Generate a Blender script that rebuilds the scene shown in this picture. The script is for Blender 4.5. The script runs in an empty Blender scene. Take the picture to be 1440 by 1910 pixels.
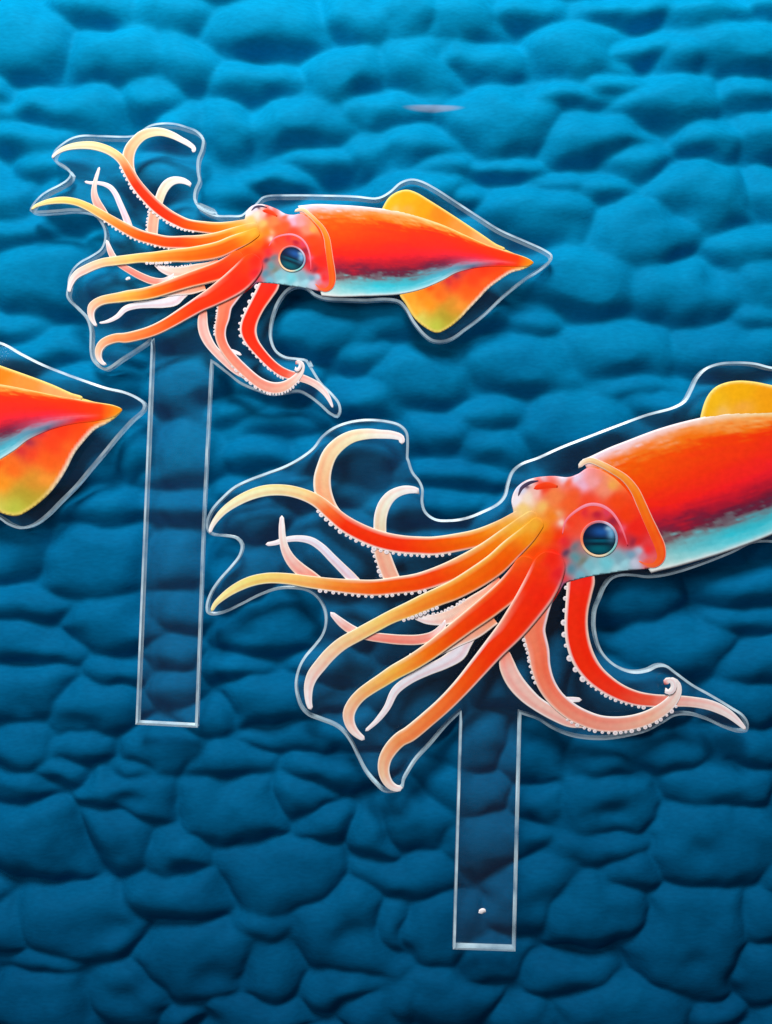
import bpy, bmesh, math, random
import numpy as np
from mathutils import Vector
from mathutils.geometry import delaunay_2d_cdt
random.seed(7)
rng = np.random.default_rng(11)

# ---------------------------------------------------------------- camera, world, lamps
S = bpy.context.scene
C = S.collection
U = 10000.0            # one millimetre of the place is ten units of the tracing grid
CAMZ = 0.18
cam_d = bpy.data.cameras.new('camera'); cam = bpy.data.objects.new('camera', cam_d); C.objects.link(cam)
cam.location = (0, 0, CAMZ); cam.rotation_euler = (0, 0, 0)
cam_d.sensor_fit = 'VERTICAL'; cam_d.sensor_height = 24; cam_d.lens = 12 / (955 / (CAMZ * U))
cam_d.clip_start = 0.005; cam_d.clip_end = 10
S.camera = cam
w = bpy.data.worlds.new('World'); S.world = w; w.use_nodes = True
w.node_tree.nodes['Background'].inputs[0].default_value = (0.58, 0.51, 0.56, 1)
w.node_tree.nodes['Background'].inputs[1].default_value = 0.22
def area(name, loc, target, size, power, col):
    l = bpy.data.lights.new(name, 'AREA'); l.shape = 'DISK'; l.size = size; l.energy = power; l.color = col
    o = bpy.data.objects.new(name, l); C.objects.link(o); o.location = loc
    o.rotation_euler = (Vector(target) - Vector(loc)).to_track_quat('-Z', 'Y').to_euler()
    return o
area('key_lamp', (-0.05, 0.45, 0.33), (0, 0.0, 0), 0.20, 3.95, (1.0, 0.97, 0.95))
area('fill_lamp', (-0.32, 0.12, 0.36), (0, 0.0, 0), 0.20, 0.62, (1.0, 0.98, 0.96))
S.view_settings.view_transform = 'Standard'; S.view_settings.look = 'None'
S.view_settings.exposure = 0.0; S.view_settings.gamma = 1.0

# ---------------------------------------------------------------- helpers
def lin(c):
    c = np.asarray(c, float) / 255.0
    return np.where(c <= 0.04045, c / 12.92, ((c + 0.055) / 1.055) ** 2.4)
def W(x, y, k=1.0): return ((x - 720) / U * k, (955 - y) / U * k)
def tag(o, label=None, cat=None, group=None, kind=None):
    if label: o['label'] = label
    if cat: o['category'] = cat
    if group: o['group'] = group
    if kind: o['kind'] = kind
    return o
def link(name, me, parent=None, mats=()):
    o = bpy.data.objects.new(name, me); C.objects.link(o)
    for m in mats: me.materials.append(m)
    if parent: o.parent = parent
    return o
def resample(P, step, closed=False):
    """Catmull-Rom through rows of P (any number of columns, first two are x, y)."""
    P = np.asarray(P, float); n = len(P)
    if closed: Q = np.vstack([P[-1], P, P[0], P[1]]); segs = n
    else: Q = np.vstack([2 * P[0] - P[1], P, 2 * P[-1] - P[-2]]); segs = n - 1
    out = []
    for i in range(segs):
        p0, p1, p2, p3 = Q[i], Q[i + 1], Q[i + 2], Q[i + 3]
        d = [max(np.hypot(*(b - a)[:2]), 1e-6) ** 0.5 for a, b in ((p0, p1), (p1, p2), (p2, p3))]
        m1 = ((p1 - p0) / d[0] - (p2 - p0) / (d[0] + d[1]) + (p2 - p1) / d[1]) * d[1]
        m2 = ((p2 - p1) / d[1] - (p3 - p1) / (d[1] + d[2]) + (p3 - p2) / d[2]) * d[1]
        k = max(1, int(np.hypot(*(p2 - p1)[:2]) / step))
        for j in range(k):
            t = j / k
            out.append((2*t**3 - 3*t**2 + 1) * p1 + (t**3 - 2*t**2 + t) * m1 + (-2*t**3 + 3*t**2) * p2 + (t**3 - t**2) * m2)
    if not closed: out.append(P[-1])
    return np.array(out)
class TPS:
    """Smooth map carrying one tracing of the artwork onto another."""
    def __init__(s, A, B, lam=30.0):
        A = np.asarray(A, float); B = np.asarray(B, float); n = len(A); s.A = A
        K = s.phi(A, A) + np.eye(n) * lam; P = np.c_[np.ones(n), A]
        L = np.zeros((n + 3, n + 3)); L[:n, :n] = K; L[:n, n:] = P; L[n:, :n] = P.T
        s.w = np.linalg.solve(L, np.r_[B, np.zeros((3, 2))])
    @staticmethod
    def phi(X, A):
        r2 = ((X[:, None] - A[None]) ** 2).sum(2)
        return np.where(r2 > 0, r2 * np.log(np.maximum(r2, 1e-9)) / 2, 0) / 1e2
    def __call__(s, X):
        X = np.atleast_2d(np.asarray(X, float))[:, :2]
        return s.phi(X, s.A) @ s.w[:-3] + np.c_[np.ones(len(X)), X] @ s.w[-3:]
def zo(ox, oy, s, pts):
    out = []
    for p in pts: out.append([ox + p[0] / s, oy + p[1] / s] + ([p[2] / s] if len(p) > 2 else []))
    return out
ZA = lambda *p: zo(380, 760, 3.6, p); ZB = lambda *p: zo(740, 760, 3.6, p); ZC = lambda *p: zo(1040, 660, 3.6, p)
ZD = lambda *p: zo(380, 1100, 3.6, p); ZE = lambda *p: zo(680, 1020, 3.6, p); ZF = lambda *p: zo(1000, 1000, 3.273, p)
z1 = lambda *p: zo(40, 220, 4, p); z2 = lambda *p: zo(340, 340, 4, p); z3 = lambda *p: zo(680, 300, 3.789, p)
z4 = lambda *p: zo(100, 500, 4.8, p); z5 = lambda *p: zo(340, 500, 4.5, p); z6 = lambda *p: zo(0, 620, 3.789, p)

# ---------------------------------------------------------------- materials
def newmat(name):
    m = bpy.data.materials.new(name); m.use_nodes = True; nt = m.node_tree; nt.nodes.clear()
    return m, nt, nt.nodes.new
def ink_material():
    m, nt, N = newmat('printed_ink'); L = nt.links.new
    out = N('ShaderNodeOutputMaterial'); b = N('ShaderNodeBsdfPrincipled')
    a = N('ShaderNodeVertexColor'); a.layer_name = 'ink'
    tc = N('ShaderNodeNewGeometry'); no = N('ShaderNodeTexNoise'); no.inputs['Scale'].default_value = 900; no.inputs['Detail'].default_value = 5
    hs = N('ShaderNodeHueSaturation'); mr = N('ShaderNodeMapRange')
    mr.inputs[1].default_value = 0.25; mr.inputs[2].default_value = 0.75; mr.inputs[3].default_value = 0.93; mr.inputs[4].default_value = 1.06
    L(tc.outputs['Position'], no.inputs['Vector']); L(no.outputs['Fac'], mr.inputs[0]); L(mr.outputs[0], hs.inputs['Value'])
    L(a.outputs['Color'], hs.inputs['Color']); L(hs.outputs[0], b.inputs['Base Color'])
    b.inputs['Roughness'].default_value = 0.5; b.inputs['Specular IOR Level'].default_value = 0.08
    L(b.outputs[0], out.inputs[0]); return m
def acrylic_material():
    m, nt, N = newmat('clear_acrylic'); L = nt.links.new
    out = N('ShaderNodeOutputMaterial'); t = N('ShaderNodeBsdfTransparent'); t.inputs[0].default_value = (0.985, 1, 1, 1)
    g = N('ShaderNodeBsdfGlossy'); g.inputs['Roughness'].default_value = 0.06
    ge = N('ShaderNodeNewGeometry'); no = N('ShaderNodeTexNoise'); no.inputs['Scale'].default_value = 70; no.inputs['Detail'].default_value = 2; bp = N('ShaderNodeBump')
    bp.inputs['Strength'].default_value = 0.25; bp.inputs['Distance'].default_value = 0.001; L(ge.outputs['Position'], no.inputs['Vector']); L(no.outputs['Fac'], bp.inputs['Height']); L(bp.outputs[0], g.inputs['Normal'])
    lw = N('ShaderNodeLayerWeight'); lw.inputs[0].default_value = 0.5; mx = N('ShaderNodeMixShader')   # Schlick term for a thin clear sheet
    pw = N('ShaderNodeMath'); pw.operation = 'POWER'; pw.inputs[1].default_value = 5; L(lw.outputs['Facing'], pw.inputs[0])
    ma = N('ShaderNodeMath'); ma.operation = 'MULTIPLY_ADD'; ma.inputs[1].default_value = 0.96; ma.inputs[2].default_value = 0.03; L(pw.outputs[0], ma.inputs[0])
    L(ma.outputs[0], mx.inputs[0]); L(t.outputs[0], mx.inputs[1]); L(g.outputs[0], mx.inputs[2]); L(mx.outputs[0], out.inputs[0])
    return m
def edge_material():
    m, nt, N = newmat('laser_cut_acrylic_edge'); L = nt.links.new
    out = N('ShaderNodeOutputMaterial'); b = N('ShaderNodeBsdfPrincipled')
    b.inputs['Base Color'].default_value = (0.60, 0.80, 0.90, 1); b.inputs['Roughness'].default_value = 0.28
    t = N('ShaderNodeBsdfTransparent'); t.inputs[0].default_value = (0.85, 0.95, 1, 1)
    ge = N('ShaderNodeNewGeometry'); no = N('ShaderNodeTexNoise'); no.inputs['Scale'].default_value = 160; no.inputs['Detail'].default_value = 3
    mr = N('ShaderNodeMapRange'); mr.inputs[1].default_value = 0.3; mr.inputs[2].default_value = 0.7; mr.inputs[3].default_value = 0.18; mr.inputs[4].default_value = 1.0
    mx = N('ShaderNodeMixShader')
    L(ge.outputs['Position'], no.inputs['Vector']); L(no.outputs['Fac'], mr.inputs[0]); L(mr.outputs[0], mx.inputs[0])
    L(t.outputs[0], mx.inputs[1]); L(b.outputs[0], mx.inputs[2]); L(mx.outputs[0], out.inputs[0])
    return m
def sheet_material():
    m, nt, N = newmat('blue_embossed_sheet'); L = nt.links.new
    out = N('ShaderNodeOutputMaterial'); b = N('ShaderNodeBsdfPrincipled'); ge = N('ShaderNodeNewGeometry')
    # base colour runs from cyan at the top to navy at the bottom, with cloudy patches
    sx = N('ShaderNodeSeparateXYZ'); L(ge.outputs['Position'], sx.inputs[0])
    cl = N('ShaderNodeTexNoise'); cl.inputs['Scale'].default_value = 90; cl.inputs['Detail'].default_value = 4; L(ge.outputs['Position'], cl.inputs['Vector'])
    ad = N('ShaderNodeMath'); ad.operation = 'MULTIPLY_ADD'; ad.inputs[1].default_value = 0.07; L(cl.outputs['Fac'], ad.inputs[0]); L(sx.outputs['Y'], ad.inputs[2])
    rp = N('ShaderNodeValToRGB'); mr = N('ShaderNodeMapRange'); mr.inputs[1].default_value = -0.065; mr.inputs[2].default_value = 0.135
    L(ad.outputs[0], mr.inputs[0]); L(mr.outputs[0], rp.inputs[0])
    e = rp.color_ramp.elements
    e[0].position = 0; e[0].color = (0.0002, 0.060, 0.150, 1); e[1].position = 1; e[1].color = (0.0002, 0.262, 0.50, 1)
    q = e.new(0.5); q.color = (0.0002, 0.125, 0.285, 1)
    fb = N('ShaderNodeTexNoise'); fb.inputs['Scale'].default_value = 1500; fb.inputs['Detail'].default_value = 4
    mp = N('ShaderNodeMapping'); mp.inputs['Scale'].default_value = (0.45, 1.3, 1); L(ge.outputs['Position'], mp.inputs[0]); L(mp.outputs[0], fb.inputs['Vector'])
    vr = N('ShaderNodeMapRange'); vr.inputs[1].default_value = 0.3; vr.inputs[2].default_value = 0.7; vr.inputs[3].default_value = 0.91; vr.inputs[4].default_value = 1.09
    L(fb.outputs['Fac'], vr.inputs[0])
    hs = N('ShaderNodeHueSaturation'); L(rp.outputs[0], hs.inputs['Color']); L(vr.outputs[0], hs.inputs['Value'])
    # one rubbed pinkish scuff near the upper edge of the sheet
    def band(src, c, r):
        a = N('ShaderNodeMath'); a.operation = 'SUBTRACT'; a.inputs[1].default_value = c; L(src, a.inputs[0])
        d = N('ShaderNodeMath'); d.operation = 'DIVIDE'; d.inputs[1].default_value = r; L(a.outputs[0], d.inputs[0])
        p = N('ShaderNodeMath'); p.operation = 'POWER'; p.inputs[1].default_value = 2; ab = N('ShaderNodeMath'); ab.operation = 'ABSOLUTE'
        L(d.outputs[0], ab.inputs[0]); L(ab.outputs[0], p.inputs[0]); return p.outputs[0]
    s1 = band(sx.outputs['X'], 0.0088 * 1.03, 0.0056); s2 = band(sx.outputs['Y'], 0.0750 * 1.03, 0.0008)
    sm = N('ShaderNodeMath'); sm.operation = 'ADD'; L(s1, sm.inputs[0]); L(s2, sm.inputs[1])
    mk = N('ShaderNodeMapRange'); mk.interpolation_type = 'SMOOTHSTEP'; mk.inputs[1].default_value = 1.3; mk.inputs[2].default_value = 0.2; mk.inputs[3].default_value = 0; mk.inputs[4].default_value = 0.42
    L(sm.outputs[0], mk.inputs[0])
    mc = N('ShaderNodeMix'); mc.data_type = 'RGBA'; L(mk.outputs[0], mc.inputs[0]); L(hs.outputs[0], mc.inputs[6]); mc.inputs[7].default_value = (0.36, 0.30, 0.36, 1)
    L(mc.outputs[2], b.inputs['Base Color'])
    b.inputs['Roughness'].default_value = 0.7; b.inputs['Specular IOR Level'].default_value = 0.02
    f2 = N('ShaderNodeTexNoise'); f2.inputs['Scale'].default_value = 330; f2.inputs['Detail'].default_value = 3; L(mp.outputs[0], f2.inputs['Vector'])
    bp = N('ShaderNodeBump'); bp.inputs['Strength'].default_value = 0.3; bp.inputs['Distance'].default_value = 0.00012
    bq = N('ShaderNodeBump'); bq.inputs['Strength'].default_value = 0.2; bq.inputs['Distance'].default_value = 0.0003
    L(fb.outputs['Fac'], bp.inputs['Height']); L(f2.outputs['Fac'], bq.inputs['Height']); L(bp.outputs[0], bq.inputs['Normal']); L(bq.outputs[0], b.inputs['Normal'])
    L(b.outputs[0], out.inputs[0]); return m
def plain(name, col, rough=0.5):
    m, nt, N = newmat(name); out = N('ShaderNodeOutputMaterial'); b = N('ShaderNodeBsdfPrincipled')
    b.inputs['Base Color'].default_value = (*col, 1); b.inputs['Roughness'].default_value = rough; nt.links.new(b.outputs[0], out.inputs[0]); return m
INK = ink_material(); ACR = acrylic_material(); EDG = edge_material(); SHEET = sheet_material()
SPECK = plain('white_speck', (0.85, 0.85, 0.88))  # off-white for the small raised specks on the acrylic

# ---------------------------------------------------------------- the embossed blue sheet
CELLS = """175 22 75 36|60 85 75 62|200 112 88 40|340 28 66 32|510 50 96 48|665 38 62 46|350 128 48 46|470 158 72 32|640 142 72 44|8 172 20 24|
120 200 104 34|285 190 50 38|560 236 86 38|425 240 46 36|702 288 48 38|60 255 56 26|20 368 54 40|90 320 54 24|410 366 46 30|505 338 52 20|40 430 64 28|
600 300 70 22|330 250 50 40|762 30 60 48|860 32 80 46|960 24 56 28|1180 16 70 20|1340 26 72 22|1432 16 40 24|1080 96 86 44|1192 88 72 24|892 116 72 32|
792 128 76 48|1392 100 92 42|1270 105 50 30|932 222 86 54|1062 182 78 20|1240 196 82 52|1152 160 50 22|1120 264 92 42|1192 298 46 32|762 280 82 38|
832 312 44 24|942 318 62 18|1414 250 56 42|1330 262 62 36|1392 182 64 32|1000 396 90 46|1044 344 62 18|1312 378 88 54|1202 430 88 48|1114 350 50 22|
1424 366 42 42|1402 470 62 40|870 372 34 20|1080 532 92 50|990 596 52 28|1282 546 82 50|1424 524 44 50|1160 656 92 46|1362 650 104 46|956 682 96 46|
790 704 84 46|1070 794 78 48|822 822 56 44|910 778 66 28|900 846 60 34|842 892 82 24|1250 756 76 28|820 944 90 26|1424 596 54 22|1195 722 70 20|
80 526 78 62|95 656 84 32|20 600 50 26|590 610 94 50|716 600 70 56|488 852 66 30|520 790 84 28|664 750 62 32|690 672 60 30|190 942 84 36|
340 720 62 48|340 846 60 52|340 946 60 34|232 660 46 26|250 826 40 46|440 764 52 28|440 920 60 24|560 910 80 30|50 1012 58 62|168 1042 86 68|
60 1126 94 28|204 1160 90 50|60 1206 90 42|55 1290 84 52|222 1250 66 28|165 1326 80 50|340 1052 56 44|332 1140 66 30|320 1222 60 38|346 1290 48 42|
500 1172 92 52|450 1244 82 30|520 1310 92 52|52 1400 58 44|150 1396 66 36|300 1402 66 46|440 1432 84 44|570 1374 108 34|604 1436 84 36|386 1332 68 30|
256 1440 50 26|440 1080 70 56|52 1472 60 28|120 1440 56 32|240 1484 84 56|440 1486 88 66|76 1566 84 58|214 1550 74 52|330 1594 58 48|328 1682 88 42|
536 1640 104 58|124 1722 112 56|18 1742 46 60|60 1796 84 22|372 1802 88 68|502 1824 62 50|488 1736 52 20|666 1740 88 84|96 1872 112 52|228 1862 86 46|
560 1482 62 48|610 1534 62 38|706 1562 48 60|480 1894 92 38|642 1842 80 38|706 1884 66 44|340 1904 50 20|768 1540 82 48|756 1632 90 46|812 1732 60 62|
740 1722 48 56|890 1472 70 46|920 1576 92 50|1000 1652 70 62|1120 1492 92 58|1010 1490 50 50|1122 1582 84 30|1350 1462 92 38|1330 1574 112 66|1108 1694 88 56|
1182 1640 54 38|1300 1752 104 90|1432 1722 42 52|1424 1812 52 60|1054 1818 82 36|842 1862 92 50|752 1872 42 40|972 1892 52 36|1150 1882 102 50|1340 1904 60 22|
920 1800 70 40|1186 1112 72 40|1392 1092 80 50|1380 1154 72 30|1290 1206 94 48|1412 1232 60 42|1400 1304 60 42|1120 1422 78 32|1000 1420 58 48|1250 1402 84 28|
1384 1402 66 36|900 1402 60 48|800 1304 60 48|1180 1290 80 40|1300 1010 90 46|1424 1000 60 40"""
cells = [tuple(map(float, c.split())) for c in CELLS.replace('\n', '').split('|')]
# further bumps of the same kind where the sheet lies under the squids and beyond the photograph's edges
for _ in range(9000):
    if len(cells) > 292: break
    x, y = random.uniform(-240, 1680), random.uniform(-240, 2150)
    rx = random.uniform(55, 95); ry = rx * random.uniform(0.45, 0.75)
    if all(((x - c[0]) / (c[2] + rx * 0.72)) ** 2 + ((y - c[1]) / (c[3] + ry * 0.72)) ** 2 > 1 for c in cells): cells.append((x, y, rx, ry))
DENTS = [(240,1488,26,12,.8),(438,1465,34,22,.5),(345,1620,22,14,.7),(215,1730,30,18,.7),(395,1815,24,22,.6),(240,1858,26,20,.6),(646,1742,22,16,.4),
 (1140,1510,26,14,.7),(1075,1775,36,16,.8),(1290,1790,22,20,.4),(1302,1578,20,18,.4),(1278,392,24,24,.7),(1222,240,30,12,.6),(510,103,46,8,.7),
 (148,1344,28,14,.7),(48,1236,40,7,.7),(150,1562,22,26,.5),(1330,530,26,20,.5),(1060,590,40,14,.6),(840,850,30,16,.6),(460,1180,30,12,.5),(120,1190,40,10,.3)]
KB = 1 + 0.0058 / CAMZ
def build_sheet():
    st = 4.2
    xs = np.arange(-250, 1691, st); ys = np.arange(-250, 2161, st); nx, ny = len(xs), len(ys)
    X, Y = np.meshgrid(xs, ys); X0, Y0 = X, Y
    def fbm(sc, seed, oct=3):
        r = np.random.default_rng(seed); out = np.zeros_like(X)
        for o in range(oct):
            g = sc / 2 ** o; G = r.standard_normal((int(2600 / g) + 4, int(2200 / g) + 4))
            fx = (X + 250) / g; fy = (Y + 250) / g; ix = fx.astype(int); iy = fy.astype(int); tx = fx - ix; ty = fy - iy
            tx = tx * tx * (3 - 2 * tx); ty = ty * ty * (3 - 2 * ty)
            out += (G[iy, ix] * (1 - tx) * (1 - ty) + G[iy, ix + 1] * tx * (1 - ty) + G[iy + 1, ix] * (1 - tx) * ty + G[iy + 1, ix + 1] * tx * ty) / 2 ** o
        return out
    Xw = X + fbm(90, 1) * 8 + fbm(40, 31, 2) * 3.5; Yw = Y + fbm(90, 2) * 6 + fbm(40, 32, 2) * 3.0
    d1 = np.full(X.shape, 9e9); d2 = d1.copy(); idx = np.zeros(X.shape, int); r1 = np.ones(X.shape); up = np.zeros(X.shape)
    for i, (cx, cy, rx, ry) in enumerate(cells):
        dx = (Xw - cx) / rx; dy = (Yw - cy) / ry
        d = (np.abs(dx) ** 2.3 + np.abs(dy) ** 2.3) ** (1 / 2.3)
        R = math.sqrt(rx * ry); m = d < d1
        d2 = np.where(m, d1, np.minimum(d2, d)); r1 = np.where(m, ry * 0.75 + R * 0.25, r1); idx = np.where(m, i, idx); up = np.where(m, np.abs(dy) / (np.abs(dx) + np.abs(dy) + .05), up); d1 = np.where(m, d, d1)
    e = (d2 - d1) * r1 * 0.5
    ex = np.clip(d1 - 1.0, 0, 1.2)
    fac = rng.uniform(0.72, 1.0, len(cells))[idx]
    A = rng.uniform(-1, 1, (2, len(cells)))
    low = np.clip((Y - 900) / 500, 0, 1)
    g = np.clip(0.82 + 0.34 * fbm(110, 9, 2), 0.25, 1.1) * np.clip(0.5 + 0.5 * low + 0.9 * up, 0, 1)
    dome = 1 - 0.70 * g * np.exp(-(e / (23.0 - 4 * low)) ** 1.1) - 0.30 + 0.30 * (1 - np.clip(d1, 0, 1.4) ** 2 / 1.96)
    cxs = np.array([c[0] for c in cells])[idx]; cys = np.array([c[1] for c in cells])[idx]
    H = (54.0 - 6 * low) * dome * (0.65 + 0.35 * fac) - 16 * ex
    H += fbm(46, 3) * 1.7 + fbm(16, 4) * 0.25 + low * fbm(60, 21, 2) * 3.6; H *= 1 - 0.12 * low
    for x, y, rx, ry, k in DENTS: H -= 30 * k * np.exp(-(((X - x) / (rx * 1.25)) ** 2 + ((Y - y) / (ry * 1.25)) ** 2))
    fl = np.exp(-(((X - 810) / 75) ** 4 + ((Y - 206) / 20) ** 4)); H = H * (1 - fl) + 27 * fl
    for it in range(14):      # soften, the upper bumps most
        if it == 7: H8 = H
        P = np.pad(H, 1, mode='edge'); H = (P[:-2, 1:-1] + P[2:, 1:-1] + P[1:-1, :-2] + P[1:-1, 2:] + 2 * P[1:-1, 1:-1]) / 6
    H = H * (1 - 0.8 * low) + H8 * 0.8 * low
    H -= (3 + 3.5 * low) * np.clip(g * 1.2, 0, 1) * np.exp(-(e / 5.0) ** 2)
    for _ in range(2):
        P = np.pad(H, 1, mode='edge'); H = (P[:-2, 1:-1] + P[2:, 1:-1] + P[1:-1, :-2] + P[1:-1, 2:] + 2 * P[1:-1, 1:-1]) / 6
    H = np.minimum(H, 45 + (H - 45) * 0.5)
    top = H.max()
    Z = (H - top) / U - 0.0022
    co = np.stack([(X0 - 720) / U * KB, (955 - Y0) / U * KB, Z], -1)
    gy, gx = np.gradient(Z, st / U * KB)
    nrm = np.stack([-gx, gy, np.ones_like(Z)], -1); nrm /= np.linalg.norm(nrm, axis=-1, keepdims=True)
    coF = co.reshape(-1, 3); nF = nrm.reshape(-1, 3)
    q = np.arange(nx * ny).reshape(ny, nx)
    quads = np.stack([q[1:, :-1], q[1:, 1:], q[:-1, 1:], q[:-1, :-1]], -1).reshape(-1, 4)
    lab = idx[:-1, :-1].reshape(-1)
    zb = Z.min() - 0.002; x0, y0 = W(-250, 2160, KB); x1, y1 = W(1690, -250, KB)
    me = bpy.data.meshes.new('sheet_backing')
    me.from_pydata([(x, y, z) for z in (zb, zb - 0.002) for x, y in ((x0, y0), (x1, y0), (x1, y1), (x0, y1))], [],
                   [(0, 1, 2, 3), (7, 6, 5, 4), (0, 4, 5, 1), (1, 5, 6, 2), (2, 6, 7, 3), (3, 7, 4, 0)])
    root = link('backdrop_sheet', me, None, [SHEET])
    tag(root, 'blue sheet with rounded swollen bumps and dark creases under the squid toppers', None, None, 'structure')
    for i in range(len(cells)):
        f = quads[lab == i]
        if not len(f): continue
        v, inv = np.unique(f, return_inverse=True); inv = inv.reshape(-1, 4)
        m = bpy.data.meshes.new('bump'); m.from_pydata(coF[v].tolist(), [], inv.tolist())
        m.polygons.foreach_set('use_smooth', [True] * len(m.polygons)); m.normals_split_custom_set_from_vertices(nF[v].tolist())
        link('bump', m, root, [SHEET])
build_sheet()

# ---------------------------------------------------------------- printed artwork
STEP = 0.00007
def z_of(layer): return 0.00003 + STEP * layer
def setcol(me, cols):
    ca = me.color_attributes.new('ink', 'FLOAT_COLOR', 'POINT')
    a = np.ones((len(cols), 4)); a[:, :3] = np.clip(cols, 0, 0.9); ca.data.foreach_set('color', a.ravel())
def mixc(a, b, t): return a * (1 - t)[..., None] + b * t[..., None]
def ribbon(name, pts, cols, layer, T, parent, field=None, blend=(0, 0), n_cross=21):
    """cols: list of (s, left edge, core, right edge) in 0-255 colours, s from 0 to 1 along the arm."""
    R = resample(pts, 4.0); P = R[:, :2]; h = R[:, 2] * (0.94 if name != 'collar' else 0.72)
    t = np.gradient(P, axis=0); t /= np.linalg.norm(t, axis=1, keepdims=True) + 1e-9; nrm = np.c_[-t[:, 1], t[:, 0]]
    L = np.r_[0, np.cumsum(np.linalg.norm(np.diff(P, axis=0), axis=1))]; s = L / L[-1]
    sk = np.array([c[0] for c in cols]); ck = [lin(np.array([c[k] for c in cols])) for k in (1, 2, 3)]
    cc = [np.stack([np.interp(s, sk, ck[k][:, j]) for j in range(3)], -1) for k in range(3)]
    V = np.linspace(-1, 1, n_cross); n = len(P)
    capw = np.clip(np.minimum(L, 1e9) / (h[0] + 1e-6), 0, 1); capw = np.sqrt(1 - (1 - capw) ** 2)     # rounded tip
    hh = h * np.maximum(capw, 0.05) * (np.interp(s, [0, .12], [.78, 1.0]) if name in ('arm', 'tentacle') else 1.0)
    g = P[:, None] + nrm[:, None] * (V[None, :, None] * hh[:, None, None])
    W2 = T(g.reshape(-1, 2)) if T else g.reshape(-1, 2)
    rc = np.clip((L[-1] - L) / (h[-1] + 1e-6), 0, 1) if field is not None else None
    if rc is not None:
        hh = hh * np.maximum(np.sqrt(1 - (1 - rc) ** 2), 0.05); g = P[:, None] + nrm[:, None] * (V[None, :, None] * hh[:, None, None]); W2 = T(g.reshape(-1, 2)) if T else g.reshape(-1, 2)
    col = np.zeros((n, n_cross, 3)); wob = np.sin(L / 17.0) * 0.06
    for j, v in enumerate(V):
        if v < 0:
            soft = np.clip((0.5 - cc[0][:, 2]) / 0.2, 0, 1); tt = np.clip((v + 1 - 0.14 * (1 - soft)) / (0.16 + 0.42 * soft) + wob * 0.5 * soft, 0, 1)
            c = mixc(cc[0], cc[1], tt)
        else: c = mixc(cc[1], cc[2], np.clip((v - 0.70) / 0.18 + wob * 0.5, 0, 1))
        k_ = np.interp(abs(v), [0.84, 0.93, 1.0], [0, .5, .7]); c = c * (1 - k_) + lin((255, 240, 226)) * k_
        dark = 1 - 0.16 * math.exp(-((v - 0.34) / 0.22) ** 2) + 0.08 * math.exp(-((v + 0.25) / 0.25) ** 2)
        col[:, j] = c * np.array([1, dark, dark])
    flat = np.ones(n)
    if field is not None:
        k = np.clip((s - blend[0]) / (blend[1] - blend[0]), 0, 1); k = k * k * (3 - 2 * k); G = g.reshape(-1, 2)
        col = mixc(col, field(G[:, 0], G[:, 1]).reshape(n, n_cross, 3), np.repeat(k[:, None], n_cross, 1)); flat = 1 - 0.8 * k
    X = (W2[:, 0] - 720) / U; Y = (955 - W2[:, 1]) / U; Z = (z_of(layer) + 0.00004 * flat[:, None] * (1 - V ** 2)[None]).ravel()
    vs = np.c_[X, Y, Z].tolist(); fs = []
    for i in range(n - 1):
        for j in range(n_cross - 1):
            a = i * n_cross + j; fs.append((a, a + 1, a + n_cross + 1, a + n_cross))
    base = len(vs); C2 = col.reshape(-1, 3)
    ring = [i * n_cross for i in range(n)] + [(n - 1) * n_cross + j for j in range(1, n_cross)] + [i * n_cross + n_cross - 1 for i in range(n - 2, -1, -1)] + [j for j in range(n_cross - 2, 0, -1)]
    vs += [(vs[r][0], vs[r][1], 0.000005) for r in ring]; k = len(ring)
    fs += [(ring[i], ring[(i + 1) % k], base + (i + 1) % k, base + i) for i in range(k)]
    me = bpy.data.meshes.new(name); me.from_pydata(vs, [], fs); me.polygons.foreach_set('use_smooth', [True] * len(fs))
    setcol(me, np.r_[C2, C2[ring]])
    o = link(name, me, parent, [INK]); o['_c'] = 0; del o['_c']
    return o, (P, nrm, h, L)
def suckers(parent, info, side, s0, s1, spacing, r, layer, T, col=(240, 232, 236), out=0.95):
    P, nrm, h, L = info; tot = L[-1]; vs = []; fs = []; cs = []
    for a in np.arange(s0 * tot, s1 * tot, spacing):
        a += random.uniform(-1.6, 1.6)
        p = np.array([np.interp(a, L, P[:, 0]), np.interp(a, L, P[:, 1])]); nn = np.array([np.interp(a, L, nrm[:, 0]), np.interp(a, L, nrm[:, 1])])
        c = p + nn * side * (np.interp(a, L, h) * out + r * 0.4); rr = r * random.uniform(0.6, 1.15); b = len(vs)
        K = 9; pts = [c] + [c + rr * (0.6 if q == 0 else 1) * np.array([math.cos(k * 2 * math.pi / K), math.sin(k * 2 * math.pi / K)]) for q in (0, 1) for k in range(K)]
        pts = T(np.array(pts)) if T else np.array(pts)
        for i, q in enumerate(pts):
            z = z_of(layer) + (0.00003 if i == 0 else 0.00002 if i <= K else -0.00001)
            vs.append(((q[0] - 720) / U, (955 - q[1]) / U, z)); cs.append(lin(np.array(col) * (0.80 if i == 0 else 1.0)))
        for i in range(K):
            j = (i + 1) % K; fs.append((b, b + 1 + i, b + 1 + j)); fs.append((b + 1 + i, b + 1 + K + i, b + 1 + K + j, b + 1 + j))
    me = bpy.data.meshes.new('suckers'); me.from_pydata(vs, [], fs); me.polygons.foreach_set('use_smooth', [True] * len(fs)); setcol(me, np.array(cs))
    return tag(link('suckers', me, parent, [INK]), kind='stuff')
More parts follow.
